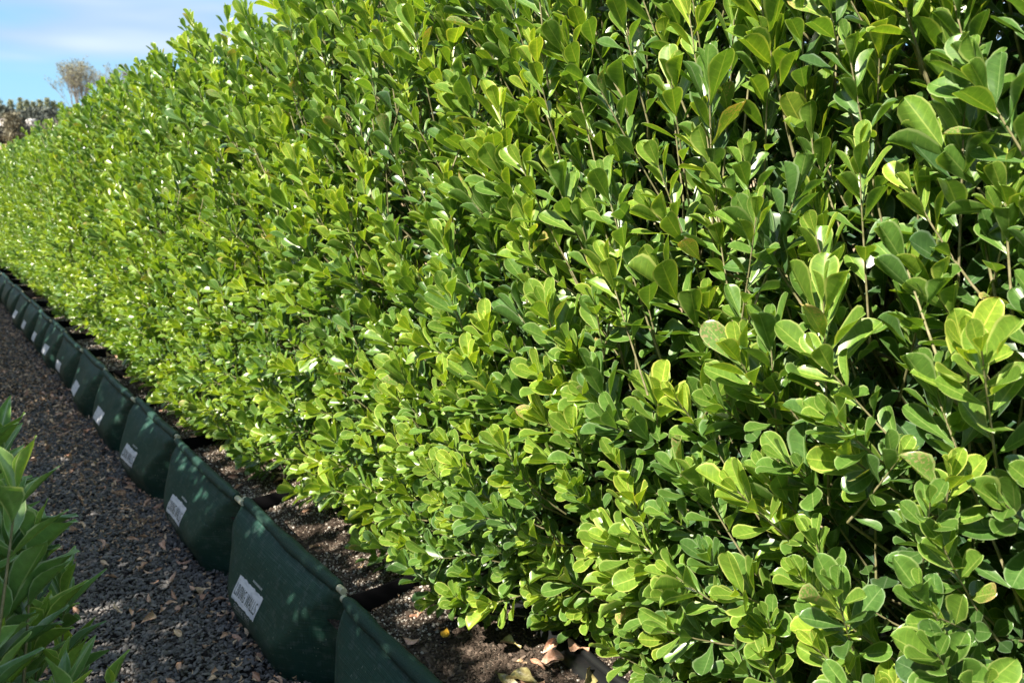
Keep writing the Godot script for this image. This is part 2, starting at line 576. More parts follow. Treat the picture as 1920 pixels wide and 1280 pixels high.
func build_bags() -> void:
	var font := SystemFont.new()
	font.font_names = PackedStringArray(["Droid Sans"])
	var places := ["bag cut by the bottom edge of the picture", "foremost bag whose whole printed label shows", "second labelled bag along the path", "third labelled bag along the path", "fourth labelled bag along the path", "fifth labelled bag along the path", "sixth labelled bag along the path", "seventh labelled bag along the path", "eighth labelled bag along the path", "ninth labelled bag along the path", "tenth labelled bag along the path"]
	for i in joints.size() - 1:
		var u0: float = joints[i] + 0.004
		var u1: float = joints[i + 1] - 0.006
		if u1 < 0.3: continue
		var seen := i - 2
		var label := "small dark green grow bag near the far end of the row"
		if seen >= 0 and seen < places.size(): label = "dark green cloth grow bag, " + places[seen]
		if seen < 0: label = "dark green cloth grow bag below the hedge, out of the picture"
		var root := thing("grow_bag", label, "grow bag", P(ROD_V, (u0 + u1) / 2, 0), "green grow bags in a row along the hedge")
		var inv := -root.position
		var fine := i < 8
		# cloth panel
		var ns := 56 if fine else 22
		var nh := 26 if fine else 12
		var pts := []
		var uvs := []
		for a in ns + 1:
			var s := float(a) / ns
			s = 0.5 - 0.5 * cos(s * PI) * (0.55 + 0.45 * absf(cos(s * PI)))
			var row := []
			var ru := []
			for b in nh + 1:
				var h := lerpf(BAG_TOP + 0.008, -0.025, float(b) / nh)
				row.append(bag_point(i, u0, u1, s, h) + inv)
				ru.append(Vector2(lerpf(u0, u1, s) + i * 0.23, h))
			pts.append(row)
			uvs.append(ru)
		var panel := part("cloth_panel", grid_mesh(pts, uvs), M.cloth, root)
		# top sleeve round the rod
		var path := []
		var rad := []
		var ua := u0 + (0.03 if i % 2 else 0.055)
		var ub := u1 - 0.012
		var shift := -0.008 if i % 2 else 0.008
		var nseg := 70 if fine else 14
		for a in nseg + 1:
			var t := float(a) / nseg
			var u := lerpf(ua, ub, t)
			path.append(P(ROD_V + shift + 0.0015 * n3(u * 1.1, 7.0), u, BAG_TOP + 0.014 + 0.0015 * n3(u, 3.0, i) - 0.010 * sin(t * PI)) + inv)
			rad.append(0.0172 + 0.005 * n3(u * 3.0, 1.0, i) + 0.0035 * n3(u * 9.0, 2.0, i) + 0.003 * sin(t * PI) - 0.004 * smoothstep(0.03, 0.0, minf(t, 1.0 - t)))
		var st := new_st()
		tube(st, path, rad, 12)
		part("rod_sleeve", st.commit(), M.cloth, root)
		# rod, poking out at both ends
		st = new_st()
		var rp := []
		var rr := []
		for a in 13:
			var t := float(a) / 12
			rp.append(P(ROD_V + shift, lerpf(ua - (0.07 if i % 2 else 0.03), ub + 0.015, t), BAG_TOP + 0.014 - 0.010 * sin(t * PI)) + inv)
			rr.append(0.0105)
		tube(st, rp, rr, 14)
		part("rod", st.commit(), M.rod, root)
		# black strap tying the joint back to the hedge
		var spts := []
		for a in 13:
			var t := float(a) / 12
			var v := lerpf(ROD_V + 0.01, 1.34, t)
			var uu := u0 + 0.015 + 0.05 * t + 0.012 * sin(t * 5.0 + i)
			var top := BAG_TOP + 0.004 - 0.016 * sin(t * PI) - 0.01 * t
			spts.append([P(v, uu + 0.002, top - 0.075) + inv, P(v, uu, top) + inv, P(v, uu + 0.007, top) + inv, P(v, uu + 0.009, top - 0.075) + inv])
		part("strap", grid_mesh(spts, []), M.strap, root)
		# printed label
		if i <= 13:
			var sc: float = 0.57 + 0.04 * n3(i * 0.9, 4.0)
			var hc := 0.165
			var lw := 0.205
			var lh := 0.072
			var lp := []
			for a in 17:
				var x := (float(a) / 16 - 0.5) * lw
				var row := []
				for b in 7:
					var y := (0.5 - float(b) / 6) * lh
					var rag := 0.0016 * sin(a * 2.3 + i) + 0.001 * sin(a * 5.1)
					if b == 0 or b == 6: y += rag
					var s: float = sc - x / (u1 - u0)
					row.append(bag_point(i, u0, u1, s, hc + y, 0.0022) + inv)
				lp.append(row)
			var patch := part("label_patch", grid_mesh(lp, []), M.label, root)
			if i <= 6:
				for job in [["LIVING WALLS", hc - 0.002, 0.182, 0.034, "lettering", M.ink, 0.0036], ["GROWING BALES", hc - 0.053, 0.14, 0.021, "lettering", M.print, 0.002]]:
					var tm := TextMesh.new()
					tm.text = job[0]
					tm.font = font
					tm.font_size = 40
					tm.pixel_size = 0.01
					tm.depth = 0.0
					tm.curve_step = 3.0
					var arr := tm.get_mesh_arrays()
					var vs: PackedVector3Array = arr[Mesh.ARRAY_VERTEX]
					var lo := Vector2(1e9, 1e9)
					var up := Vector2(-1e9, -1e9)
					for q in vs:
						lo = lo.min(Vector2(q.x, q.y))
						up = up.max(Vector2(q.x, q.y))
					var idx = arr[Mesh.ARRAY_INDEX]
					var sm := new_st()
					for n in (idx.size() if idx != null else vs.size()):
						var q: Vector3 = vs[idx[n]] if idx != null else vs[n]
						var x: float = ((q.x - lo.x) / (up.x - lo.x) - 0.5) * job[2]
						var y: float = ((q.y - lo.y) / (up.y - lo.y) - 0.5) * job[3]
						sm.add_vertex(bag_point(i, u0, u1, sc - x / (u1 - u0), job[1] + y, job[6]) + inv)
					sm.generate_normals()
					part(job[4], sm.commit(), job[5], patch if job[5] == M.ink else panel)
				# worn small print: illegible dashes above and below
				for job in [[hc + 0.051, 0.075, 0.006, M.print, 0.03], [hc - 0.073, 0.11, 0.007, M.faint_print, -0.01]]:
					var sm := new_st()
					var x := -0.5
					var k := 0
					while x < 0.5:
						var wd := 0.05 + 0.03 * absf(sin(k * 2.7 + i))
						var q := []
						for c in [[x, -0.5], [x + wd, -0.5], [x + wd, 0.5], [x, 0.5]]:
							q.append(bag_point(i, u0, u1, sc - (c[0] * job[1] + job[4]) / (u1 - u0), job[0] + c[1] * job[2], 0.002) + inv)
						for n in [0, 1, 2, 0, 2, 3]: sm.add_vertex(q[n])
						x += wd + 0.03
						k += 1
					sm.generate_normals()
					part("small_print", sm.commit(), job[3], panel)

# ------------------------------------------------------------------ hedge
var leaves := []          # [transform, palette index, plant, layer]
var obovate := []
var lances := []

func leaf_frame(at: Vector3, along: Vector3, face: Vector3, length: float, width := 1.0, depth := 1.0) -> Transform3D:
	var y := along.normalized()
	var z := (face - y * face.dot(y)).normalized()
	var x := y.cross(z)
	return Transform3D(Basis(x * length * width, y * length, z * length * depth), at)

func shoot(base: Vector3, dir: Vector3, length: float, count: int, size: float, young: float, into: Array, stems: SurfaceTool, bow: Vector3, sun_bias := 0.38) -> void:
	# a leafy twig: leaves spiral up it, wide apart and old below, small, upright and fresh at the tip
	var side := dir.cross(Vector3(0.31, 0.2, 0.93)).normalized()
	var up := dir.cross(side)
	var path := []
	var rad := []
	for a in 5:
		var t := a / 4.0
		path.append(base + dir * length * t + bow * length * t * t)
		rad.append(lerpf(0.0026, 0.0012, t) * (0.55 + size * 4.5))
	tube(stems, path, rad, 5, false)
	var turn := rnd(0, TAU)
	for k in count:
		var t := float(k) / (count - 1)
		var q := lerpf(0.10, 1.0, pow(t, 0.44))
		var at := base + dir * length * q + bow * length * q * q
		var d := (dir + bow * 2.0 * q).normalized()
		turn += 2.39996 + rnd(-0.35, 0.35)
		var r := (side * cos(turn) + up * sin(turn))
		r = (r - d * r.dot(d)).normalized()
		var open := (lerpf(1.12, 0.34, pow(t, 1.3)) + rnd(-0.2, 0.2)) * lerpf(1.0, 0.84, smoothstep(0.35, 0.9, d.y))
		var along := d * cos(open) + r * sin(open) + Vector3(0, -0.06, 0) * (1.0 - t)
		var face := d * sin(open) - r * cos(open) + SUN * sun_bias + Vector3(rnd(-0.3, 0.3), rnd(-0.3, 0.3), rnd(-0.3, 0.3))
		var big := size * rnd(0.82, 1.16) * lerpf(1.0, 0.56, smoothstep(0.78, 1.0, t)) * lerpf(0.82, 1.0, smoothstep(0.0, 0.3, t))
		var age := young * lerpf(0.45, 1.0, t) + rnd(-0.12, 0.12)
		into.append([leaf_frame(at, along, face, big, rnd(0.84, 1.12), rnd(0.5, 1.4)), age])

func face_v(u: float, h: float) -> float:
	var v := 1.02 + 0.075 * n3(u * 0.55, h * 0.55, 1.0) + 0.10 * n3(u * 1.7, h * 1.5, 2.0) + 0.07 * n3(u * 3.6, h * 3.0, 6.0)
	v += 0.16 * smoothstep(1.5, 2.2, h)                 # rounded shoulder
	v += 0.20 * smoothstep(1.6, 1.2, u) * smoothstep(0.8, 0.42, h)
	v -= 0.05 * sin(clampf((h - 0.3) / 1.2, 0, 1) * PI)
	v -= 0.07 * smoothstep(0.85, 0.45, h) - 0.04 * smoothstep(0.38, 0.28, h)
	return v

func build_hedge() -> void:
	for k in 5:
		obovate.append(leaf_mesh("obovate", [0.5, 0.9, 0.25, 0.7, 0.4][k], [0.0, -0.07, 0.05, 0.07, -0.12][k], [0.6, 1.0, 0.8, 1.3, 0.4][k], [0.0, 0.25, -0.2, 0.1, -0.3][k]))
	var n := joints.size() - 1
	var sets := []
	for i in n:
		var u0: float = joints[i]
		var u1: float = joints[i + 1]
		var um := (u0 + u1) / 2
		var hw := (u1 - u0) / 2
		var got := []
		var stems := new_st()
		var trunks := []
		var far := um > 7.5
		var very := um > 13.0
		# leaders rising from the root
		var leaders := []
		for k in 5:
			var foot := P(1.40 + rnd(-0.1, 0.12), um + rnd(-0.18, 0.18), 0.22)
			var tip := P(1.38 + rnd(-0.16, 0.25), um + rnd(-hw, hw) * 0.9, rnd(1.65, 1.98))
			var mid := foot.lerp(tip, 0.5) + Vector3(rnd(-0.05, 0.05), 0, rnd(-0.05, 0.05))
			var path := []
			var rad := []
			for a in 9:
				var t := a / 8.0
				path.append(foot.lerp(mid, t).lerp(mid.lerp(tip, t), t))
				rad.append(lerpf(0.0125, 0.0032, t))
			leaders.append(path)
			var st := new_st()
			tube(st, path, rad, 7, false)
			trunks.append(st)
		var jobs := []     # [u, h, v, dir, layer]
		var dens := 170.0 if um < 2.2 else 138.0 if um < 5.0 else (104.0 if not far else 76.0)
		var outer := int(dens * 2.0 * hw * 1.9)
		for k in outer:
			# stratified over the face
			var u := u0 + 2.0 * hw * fposmod(k * 0.618034 + rnd(-0.06, 0.06), 1.0)
			var h := 0.30 + 1.80 * (k + rng.randf()) / outer
			h = 0.3 + (h - 0.3) * (1.0 - 0.075 * smoothstep(6.0, 11.0, u))
			jobs.append([u, h, face_v(u, h) + rnd(-0.015, 0.10), 0])
		var inner := int(outer * (1.15 if not far else 0.7))
		for k in inner:
			var u := rnd(u0, u1)
			var h := rnd(0.32, 2.0)
			jobs.append([u, h, face_v(u, h) + rnd(0.13, 0.38), 1])
		for k in int(outer * 0.42):       # top and back
			var u := rnd(u0, u1)
			var v := rnd(1.3, 1.78)
			jobs.append([u, rnd(1.8, 2.08) - 0.1 * absf(v - 1.5) - 0.13 * smoothstep(6.0, 11.0, u), v, 2])
		for k in int(outer * 1.2):
			jobs.append([rnd(u0, u1), rnd(0.3, 2.0), rnd(1.5, 2.05), 3])
		for j in jobs:
			var u: float = j[0]
			var h: float = j[1]
			var v: float = j[2]
			var high := smoothstep(0.35, 1.55, h)
			var out := Vector3(-1, 0, 0)
			if j[3] == 2: out = Vector3(rnd(-0.6, 0.36), 0, 0)
			if j[3] == 3: out = Vector3(1, 0, 0)
			var dir: Vector3 = out * lerpf(0.95, 0.26, high) + Vector3(0, lerpf(0.34, 1.0, high), 0) + Vector3(0, 0, -0.16)
			dir += Vector3(rng.randfn(-0.06, 0.22), rng.randfn(0, 0.2), rng.randfn(-0.05, 0.32))
			dir = dir.normalized()
			var length := rnd(0.13, 0.27) * lerpf(0.85, 1.15, high)
			var bow := Vector3(-0.05, 0.20, 0) * rnd(0.3, 1.4)
			var tip := P(v, u, h)
			var base := tip - dir * length * 0.8
			if base.y < ground_y(u) + 0.27: base.y = ground_y(u) + 0.27 + rnd(0.0, 0.04)
			var count := rng.randi_range(12, 18) if j[3] == 0 else rng.randi_range(8, 12)
			if far: count = int(count * 0.85)
			var size := rnd(0.052, 0.085) * (1.05 if high > 0.5 else 0.97)
			var young := rnd(0.40, 1.1) if j[3] == 0 else rnd(0.15, 0.6)
			if j[3] == 2: young = rnd(0.5, 1.0)
			var mine := []
			shoot(base, dir, length, count, size, young, mine, stems, bow)
			for l in mine: got.append([l[0], l[1], j[3]])
			# a bare twig running back to the nearest leader
			if not very and (j[3] < 2) and rng.randf() < (0.45 if um < 2.2 else 0.7):
				var lead: Array = leaders[rng.randi_range(0, leaders.size() - 1)]
				var best: Vector3 = lead[clampi(int((h - 0.42) / 1.9 * 8.0), 0, 7)]
				var bend := base.lerp(best, 0.5) + Vector3(0.08, -0.05, 0)
				tube(stems, [best, bend.lerp(best, 0.4), bend, base], [0.0046, 0.0036, 0.0028, 0.0022], 5, false)
		# old leaves scattered through the inside
		for k in int((5200 if um < 2.5 else (2600 if not far else 600)) * hw / 0.43):
			var u := rnd(u0, u1)
			var h := rnd(0.4, 2.05)
			var at := P(face_v(u, h) + rnd(0.16, 0.95), u, h)
			var along := Vector3(rnd(-1, 0.3), rnd(-0.5, 0.9), rnd(-1, 1)).normalized()
			got.append([leaf_frame(at, along, Vector3(rnd(-0.6, 0.4), 1, rnd(-0.6, 0.6)), rnd(0.05, 0.085), rnd(0.85, 1.15), 1.0), rnd(-0.1, 0.25), 1])
		sets.append({"leaves": got, "stems": stems, "trunks": trunks, "um": um, "u0": u0, "u1": u1})
	print("hedge leaves laid out")
	# which leaves show: a coarse depth map of the picture
	var gw := 480
	var gh := 320
	var zb := PackedFloat32Array()
	zb.resize(gw * gh)
	zb.fill(1e9)
	for s in sets:
		if s.um > 11.0: continue
		for l in s.leaves:
			var x: Transform3D = l[0]
			var c := x.origin + x.basis.y * 0.6
			var p := to_pixel(c)
			l.append(p)
			if p.z < 0.2 or p.x < 0 or p.x > 1920 or p.y < 0 or p.y > 1280: continue
			var px: float = x.basis.y.length() * FPX / p.z
			l.append(px)
			var r := maxi(0, int(px * 0.22 / 4.0))
			var cx := int(p.x / 4.0)
			var cy := int(p.y / 4.0)
			for yy in range(maxi(cy - r, 0), mini(cy + r + 1, gh)):
				for xx in range(maxi(cx - r, 0), mini(cx + r + 1, gw)):
					if p.z < zb[yy * gw + xx]: zb[yy * gw + xx] = p.z
	var order := 0
	var names := ["first", "second", "third", "fourth", "fifth", "sixth", "seventh", "eighth", "ninth", "tenth", "eleventh", "twelfth"]
	for s in sets:
		var um: float = s.um
		var label := "small far hedge shrub where the row leaves the picture"
		if um < 0.1:
			label = "glossy green hedge shrub beside the camera, out of the picture"
		elif um < 12.0 and order < names.size():
			label = "glossy green hedge shrub with rounded leaves, %s of the row counted from the right edge" % names[order]
			order += 1
		var root := thing("hedge_shrub", label, "shrub", P(1.4, um, 0.26), "glossy hedge shrubs in a row")
		var off := -root.position
		for st in s.trunks:
			part("stem", st.commit(), M.bark, root).position = off
		part("twigs", s.stems.commit(), M.shoot, root).position = off
		var limit := 300 if um < 9.0 else 0
		var cand := []
		if limit:
			for k in s.leaves.size():
				var l: Array = s.leaves[k]
				if l.size() < 5: continue
				var p: Vector3 = l[3]
				if p.z < zb[int(p.y / 4.0) * gw + int(p.x / 4.0)] + 0.02: cand.append([l[4], k])
			cand.sort_custom(func(a, b): return a[0] > b[0])
		var own := {}
		for k in mini(limit, cand.size()): own[cand[k][1]] = true
		var xs := []
		var cs := []
		for k in s.leaves.size():
			var l: Array = s.leaves[k]
			var x: Transform3D = l[0]
			x.origin += off
			var tone := clampi(int(round(clampf(l[1], 0.0, 1.0) * 7.0)), 0, 7)
			if own.has(k):
				var o := part("leaf", obovate[k % 5], M.worn_leaf if k % 37 == 5 else (M.spotted_leaf if k % 23 == 3 else palette_mats[tone]), root)
				o.transform = x
			else:
				xs.append(x)
				cs.append(palette[tone])
		var fo := multi("foliage", obovate[0], M.leaf, xs, cs, root)
		tag(fo, "", "", "", "stuff")
	print("hedge built")

# ------------------------------------------------------------------ shrubs on the near side of the path
func build_left_shrubs() -> void:
	for k in 4:
		lances.append(leaf_mesh("lance", [1.4, 2.2, 1.0, 1.8][k], [0.05, 0.16, -0.04, 0.10][k], [0.5, 1.1, 0.7, 0.9][k], [0.1, -0.2, 0.25, 0.0][k]))
	# a taller row stands behind the low one and keeps the sun off the path; the low shrubs beside the camera are the ones in the picture
	var rows := []
	var a := -1.6
	while a < 19.0:
		rows.append([a, a + 0.9, false])
		a += 0.9
	rows.append([0.72, 1.24, true])
	rows.append([1.24, 1.80, true])
	var idx := 0
	for job in rows:
		var u: float = job[0]
		var u2: float = job[1]
		var seen: bool = job[2]
		var um := (u + u2) / 2
		var label := "tall shrub with pointed leaves shading the path, out of the picture"
		if seen:
			label = ["lance-leaved shrub in the lower left corner of the picture", "lance-leaved shrub at the left edge, behind the one in the lower corner"][idx]
			idx += 1
		var mid_v := -0.22 if seen else -1.42
		var root := thing("lance_leaf_shrub", label, "shrub", P(mid_v, um, 0), "shrubs along the near side of the path")
		var off := -root.position
		var stems := new_st()
		var got := []
		for k in 4:
			var foot := P(mid_v + rnd(-0.1, 0.1), um + rnd(-0.1, 0.1), -0.05)
			var tip := P(mid_v + rnd(-0.12, 0.12), um + rnd(-0.2, 0.2), rnd(0.7, 0.9) if seen else rnd(2.2, 2.5))
			var st := new_st()
			tube(st, [foot, foot.lerp(tip, 0.5) + Vector3(rnd(-0.06, 0.06), 0, rnd(-0.06, 0.06)), tip], [0.016, 0.011, 0.005], 7, false)
			part("stem", st.commit(), M.bark, root).position = off
		var total := 60 if seen else 560
		for k in total:
			var uu := rnd(u, u2)
			var h := 0.08 + (0.72 if seen else 2.33) * (k + 0.5) / total
			if not seen and k % 5 == 0: h = 2.39 - 0.25 * rng.randf()
			var v := rnd(-0.42, -0.12) if seen else rnd(-1.78, -1.12)
			var dir := Vector3(rnd(-0.5, 0.6), rnd(0.4, 1.0), rnd(-0.6, 0.6)).normalized()
			var size := rnd(0.08, 0.11) if seen else rnd(0.10, 0.14)
			var mine := []
			shoot(P(v, uu, h), dir, rnd(0.12, 0.2), rng.randi_range(8, 11), size, rnd(0.2, 0.8), mine, stems, Vector3(0, 0.1, 0), 0.3)
			for l in mine: got.append(l)
		if seen:
			for sh in sprays():
				if sh[1] < u or sh[1] >= u2: continue
				var tip := P(sh[0], sh[1], sh[2])
				var dir := Vector3(sh[3], sh[4], sh[5]).normalized()
				var base: Vector3 = tip - dir * float(sh[6])
				var mine := []
				shoot(base, dir, sh[6], sh[7], sh[8], sh[9], mine, stems, Vector3(0, 0.08, 0), 0.25)
				for l in mine:
					l.append(true)
					got.append(l)
				tube(stems, [P(-0.3, sh[1], sh[2] * 0.3), P(-0.16, sh[1], sh[2] * 0.5), base], [0.007, 0.006, 0.0045], 6, false)
		part("twigs", stems.commit(), M.shoot, root).position = off
		var xs := []
		var cs := []
		var own := 0
		for k in got.size():
			var l: Array = got[got.size() - 1 - k]
			var x: Transform3D = l[0]
			var p := to_pixel(x.origin + x.basis.y * 0.6)
			x.origin += off
			var tone := clampi(int(round(clampf(l[1], 0, 1) * 4.0)), 0, 4)
			if seen and own < 300 and p.z > 0.2 and p.x > -40 and p.x < 400 and p.y > 600 and p.y < 1330:
				part("leaf", lances[k % 4], lance_mats[tone], root).transform = x
				own += 1
			else:
				xs.append(x)
				cs.append(lance_palette[tone])
		tag(multi("foliage", lances[0], M.lance, xs, cs, root), "", "", "", "stuff")

# sprays leaning out over the path by the camera: tip v, u, h; direction; length; leaves; leaf length; freshness
func sprays() -> Array:
	var r := RandomNumberGenerator.new()
	r.seed = 5151
	var out := []
	for tries in 4000:
		if out.size() >= 110: break
		var u := r.randf_range(0.9, 1.75)
		var v := r.randf_range(-0.14, 0.12)
		var h := r.randf_range(0.55, 1.16)
		var size := r.randf_range(0.06, 0.098)
		var p := to_pixel(P(v, u, h))
		var edge := 40.0 + 150.0 * smoothstep(760.0, 1200.0, p.y)
		if p.y < 800.0 or p.x > edge - 40.0: continue
		out.append([v, u, h, r.randf_range(0.1, 0.6), 1.0, r.randf_range(-0.4, 0.3), r.randf_range(0.16, 0.24), r.randi_range(9, 12), size, r.randf_range(0.3, 0.95)])
	out.append([0.115, 1.10, 0.80, 0.2, 1.0, 0.1, 0.12, 5, 0.07, 0.95])
	return out

# ------------------------------------------------------------------ fallen leaves
func build_fallen() -> void:
	var curled := []
	for k in 6:
		curled.append(leaf_mesh("obovate" if k < 4 else "lance", [1.1, -1.2, 1.6, 0.8, 1.5, -1.2][k], [0.25, -0.3, 0.15, 0.4, 0.3, -0.25][k], [2.5, 3.0, 1.5, 3.4, 2.0, 2.6][k], [0.5, -0.6, 0.9, 0.3, -0.8, 0.6][k]))
	for k in 280:
		var u: float = 1.0 + 6.5 * pow(rng.randf(), 1.25)
		var v := rnd(0.05, 0.66)
		if rng.randf() < 0.4: v = 0.66 - absf(rng.randfn(0, 0.12))
		var p := to_pixel(P(v, u, 0.01))
		if p.x < -10 or p.y > 1300: continue
		var s := rnd(0.028, 0.06)
		var o := part("fallen_leaf", curled[rng.randi_range(0, 5)], dry_mats[rng.randi_range(0, 5)], self)
		o.transform = Transform3D(any_turn(0.3) * Basis(Vector3.RIGHT, -PI / 2) * Basis.from_scale(Vector3(s * rnd(0.7, 1.2), s, s)), P(v, u, 0.021 + s * 0.12))
		tag(o, "small dry brown leaf lying on the dark gravel path", "leaf", "dry leaves scattered on the gravel")
	for k in 72:
		var u: float = rnd(1.0, 6.5)
		var v := rnd(0.82, 1.06)
		var s := rnd(0.025, 0.055)
		var o := part("fallen_leaf", curled[rng.randi_range(0, 5)], dry_mats[rng.randi_range(0, 5)], self)
		o.transform = Transform3D(any_turn(0.25) * Basis(Vector3.RIGHT, -PI / 2) * Basis.from_scale(Vector3(s * rnd(0.8, 1.2), s, s)), P(v, u, soil_h(v, u) + 0.004 + s * 0.10))
		tag(o, "small dry leaf lying on the speckled soil between bags and hedge", "leaf", "dry leaves on the planting bed")
	# the heap at the bottom of the picture, by the black pipe
	for k in 20:
		var u := 1.22 + rng.randfn(0, 0.10)
		var v := 1.03 + rng.randfn(0, 0.055)
		var s := rnd(0.05, 0.085)
		var mat: Material = [M.olive_leaf, dry_mats[1], dry_mats[5], M.olive_leaf, dry_mats[3], M.olive_leaf][k % 6]
		var o := part("fallen_leaf", curled[k % 6], mat, self)
		o.transform = Transform3D(any_turn(0.35) * Basis(Vector3.RIGHT, -PI / 2) * Basis.from_scale(Vector3(s, s, s)), P(v, u, soil_h(v, u) + 0.006 + s * 0.12 + 0.0012 * k))
		tag(o, "curled withered leaf in the heap beside the black pipe", "leaf", "heap of withered leaves")
	for spot in [[0.985, 1.63, 0.055, M.yellow_leaf, "bright yellow fallen leaf on the soil under the hedge"], [0.965, 1.27, 0.05, M.yellow_leaf, "yellow brown leaf on soil near the bottom edge"]]:
		var o := part("fallen_leaf", obovate[2], spot[3], self)
		o.transform = Transform3D(Basis(Vector3.UP, 0.8 + spot[1]) * Basis(Vector3.RIGHT, -PI / 2 + 0.2) * Basis.from_scale(Vector3.ONE * spot[2]), P(spot[0], spot[1], soil_h(spot[0], spot[1]) + 0.012))
		tag(o, spot[4], "leaf")
	for spot in [[0.30, 1.95, 0.045, "whole green leaf lying face up on the gravel"], [0.20, 2.05, 0.04, "pale green leaf on the gravel near the lance-leaved shrub"]]:
		var o := part("fallen_leaf", obovate[3], M.green_leaf, self)
		o.transform = Transform3D(Basis(Vector3.UP, spot[1] * 2.0) * Basis(Vector3.RIGHT, -PI / 2 + 0.25) * Basis.from_scale(Vector3.ONE * spot[2]), P(spot[0], spot[1], 0.024))
		tag(o, spot[3], "leaf")
	# crumbs of leaf too small to count
	var xs := []
	var cs := []
	for k in 19000:
		var u: float = 0.9 + 15.0 * pow(rng.randf(), 1.4)
		var v := rnd(-0.1, 0.72)
		if n3(u * 0.4, v * 0.9, 8.0) + rnd(-0.4, 0.4) < 0.0 and u < 5.0: continue
		var s := rnd(0.008, 0.026)
		xs.append(Transform3D(any_turn(0.4) * Basis(Vector3.RIGHT, -PI / 2) * Basis.from_scale(Vector3(s * rnd(0.6, 1.4), s, s)), P(v, u, 0.017 + rnd(0, 0.008))))
		var c: Array = [[0.55, 0.40, 0.28], [0.38, 0.25, 0.17], [0.66, 0.52, 0.38], [0.26, 0.17, 0.11]][k % 4]
		cs.append(Color(c[0], c[1], c[2]))
	tag(multi("leaf_litter", curled[1], M.dry, xs, cs, self), "crumbled brown leaf litter strewn over the gravel", "leaf litter", "", "stuff")

# ------------------------------------------------------------------ pipe at the foot of the hedge
func build_pipe() -> void:
	var root := thing("black_pipe", "black plastic pipe with a flat lip lying at the hedge foot", "pipe", P(1.17, 1.2, 0.26))
	var off := -root.position
	var path := []
	var rad := []
	var lip := []
	for a in 40:
		var u := 0.2 + a * 0.045
		var v := 1.165 + 0.10 * smoothstep(1.1, 1.9, u) - 0.03 * smoothstep(1.0, 0.4, u)
		path.append(P(v, u, 0.293 - 0.01 * smoothstep(1.4, 2.0, u)) + off)
		rad.append(0.011)
		lip.append([P(v - 0.055, u, 0.262) + off, P(v - 0.046, u, 0.283) + off, P(v - 0.016, u, 0.291) + off, P(v, u, 0.284) + off])
	var st := new_st()
	tube(st, path, rad, 12)
	part("tube", st.commit(), M.pipe, root)
	part("lip", grid_mesh(lip, []), M.pipe, root)

# ------------------------------------------------------------------ background
func clump_mesh(seed_: int, count: int, spread: float, leaf: float) -> ArrayMesh:
	var r := RandomNumberGenerator.new()
	r.seed = seed_
	var st := new_st()
	for k in count:
		var c := Vector3(r.randfn(), r.randfn(), r.randfn()) * spread
		var b := Basis.from_euler(Vector3(r.randf() * TAU, r.randf() * TAU, 0)) * leaf * r.randf_range(0.6, 1.3)
		for q in [Vector3(0, -1, 0), Vector3(0.45, 0.1, 0.15), Vector3(0, 1, 0), Vector3(0, -1, 0), Vector3(0, 1, 0), Vector3(-0.45, 0.1, 0.15)]:
			st.add_vertex(c + b * q)
	st.generate_normals()
	return st.commit()

func branching(st: SurfaceTool, at: Vector3, dir: Vector3, length: float, r: float, depth: int, tips: Array, spread: float) -> void:
	var end := at + dir * length
	var mid := at + dir * length * 0.5 + Vector3(rnd(-1, 1), rnd(-0.3, 0.3), rnd(-1, 1)) * length * 0.05
	tube(st, [at, mid, end], [r, r * 0.8, r * 0.6], 5 if depth > 2 else 3, false)
	if depth == 0:
		tips.append(end)
		return
	for k in (4 if depth > 1 else 3):
		var d := (dir + Vector3(rnd(-1, 1), rnd(0.1, 1.1), rnd(-1, 1)) * spread).normalized()
		branching(st, at.lerp(end, rnd(0.45, 1.0)), d, length * rnd(0.55, 0.8), r * 0.5, depth - 1, tips, spread)
	tips.append(end)

func crown_tree(called: String, label: String, at: Vector3, high: float, wide: float, tint: Color, count: int, from: float, clump: Mesh, csize: float, group: String) -> void:
	var root := thing(called, label, "tree", at, group)
	var st := new_st()
	tube(st, [Vector3(0, -0.3, 0), Vector3(0, high * 0.4, 0), Vector3(wide * 0.05, high * 0.8, 0)], [high * 0.022 + 0.05, high * 0.015 + 0.03, 0.03], 6, false)
	for k in 5:
		var a := k * 1.3 + rnd(0, 0.5)
		var y := high * rnd(0.3, 0.6)
		tube(st, [Vector3(0, y, 0), Vector3(cos(a) * wide * 0.3, y + high * 0.15, sin(a) * wide * 0.3)], [high * 0.01 + 0.02, 0.02], 4, false)
	part("trunk", st.commit(), M.twig, root)
	var xs := []
	var cs := []
	for k in count:
		var t := rng.randf()
		var r := wide * 0.5 * sqrt(maxf(0.03, sin(PI * pow(t, 0.8)))) * sqrt(rng.randf()) * (0.75 + 0.5 * n3(t * 3.0, at.x * 0.01, k % 5))
		var a := rnd(0, TAU)
		xs.append(Transform3D(Basis(Vector3.UP, rnd(0, TAU)).scaled(Vector3.ONE * csize * rnd(0.6, 1.3)), Vector3(cos(a) * r, lerpf(high * from, high, t), sin(a) * r)))
		var b := rnd(0.7, 1.3)
		cs.append(Color(tint.r * b, tint.g * b, tint.b * b))
	tag(multi("crown", clump, M.far_leaf, xs, cs, root), "", "", "", "stuff")

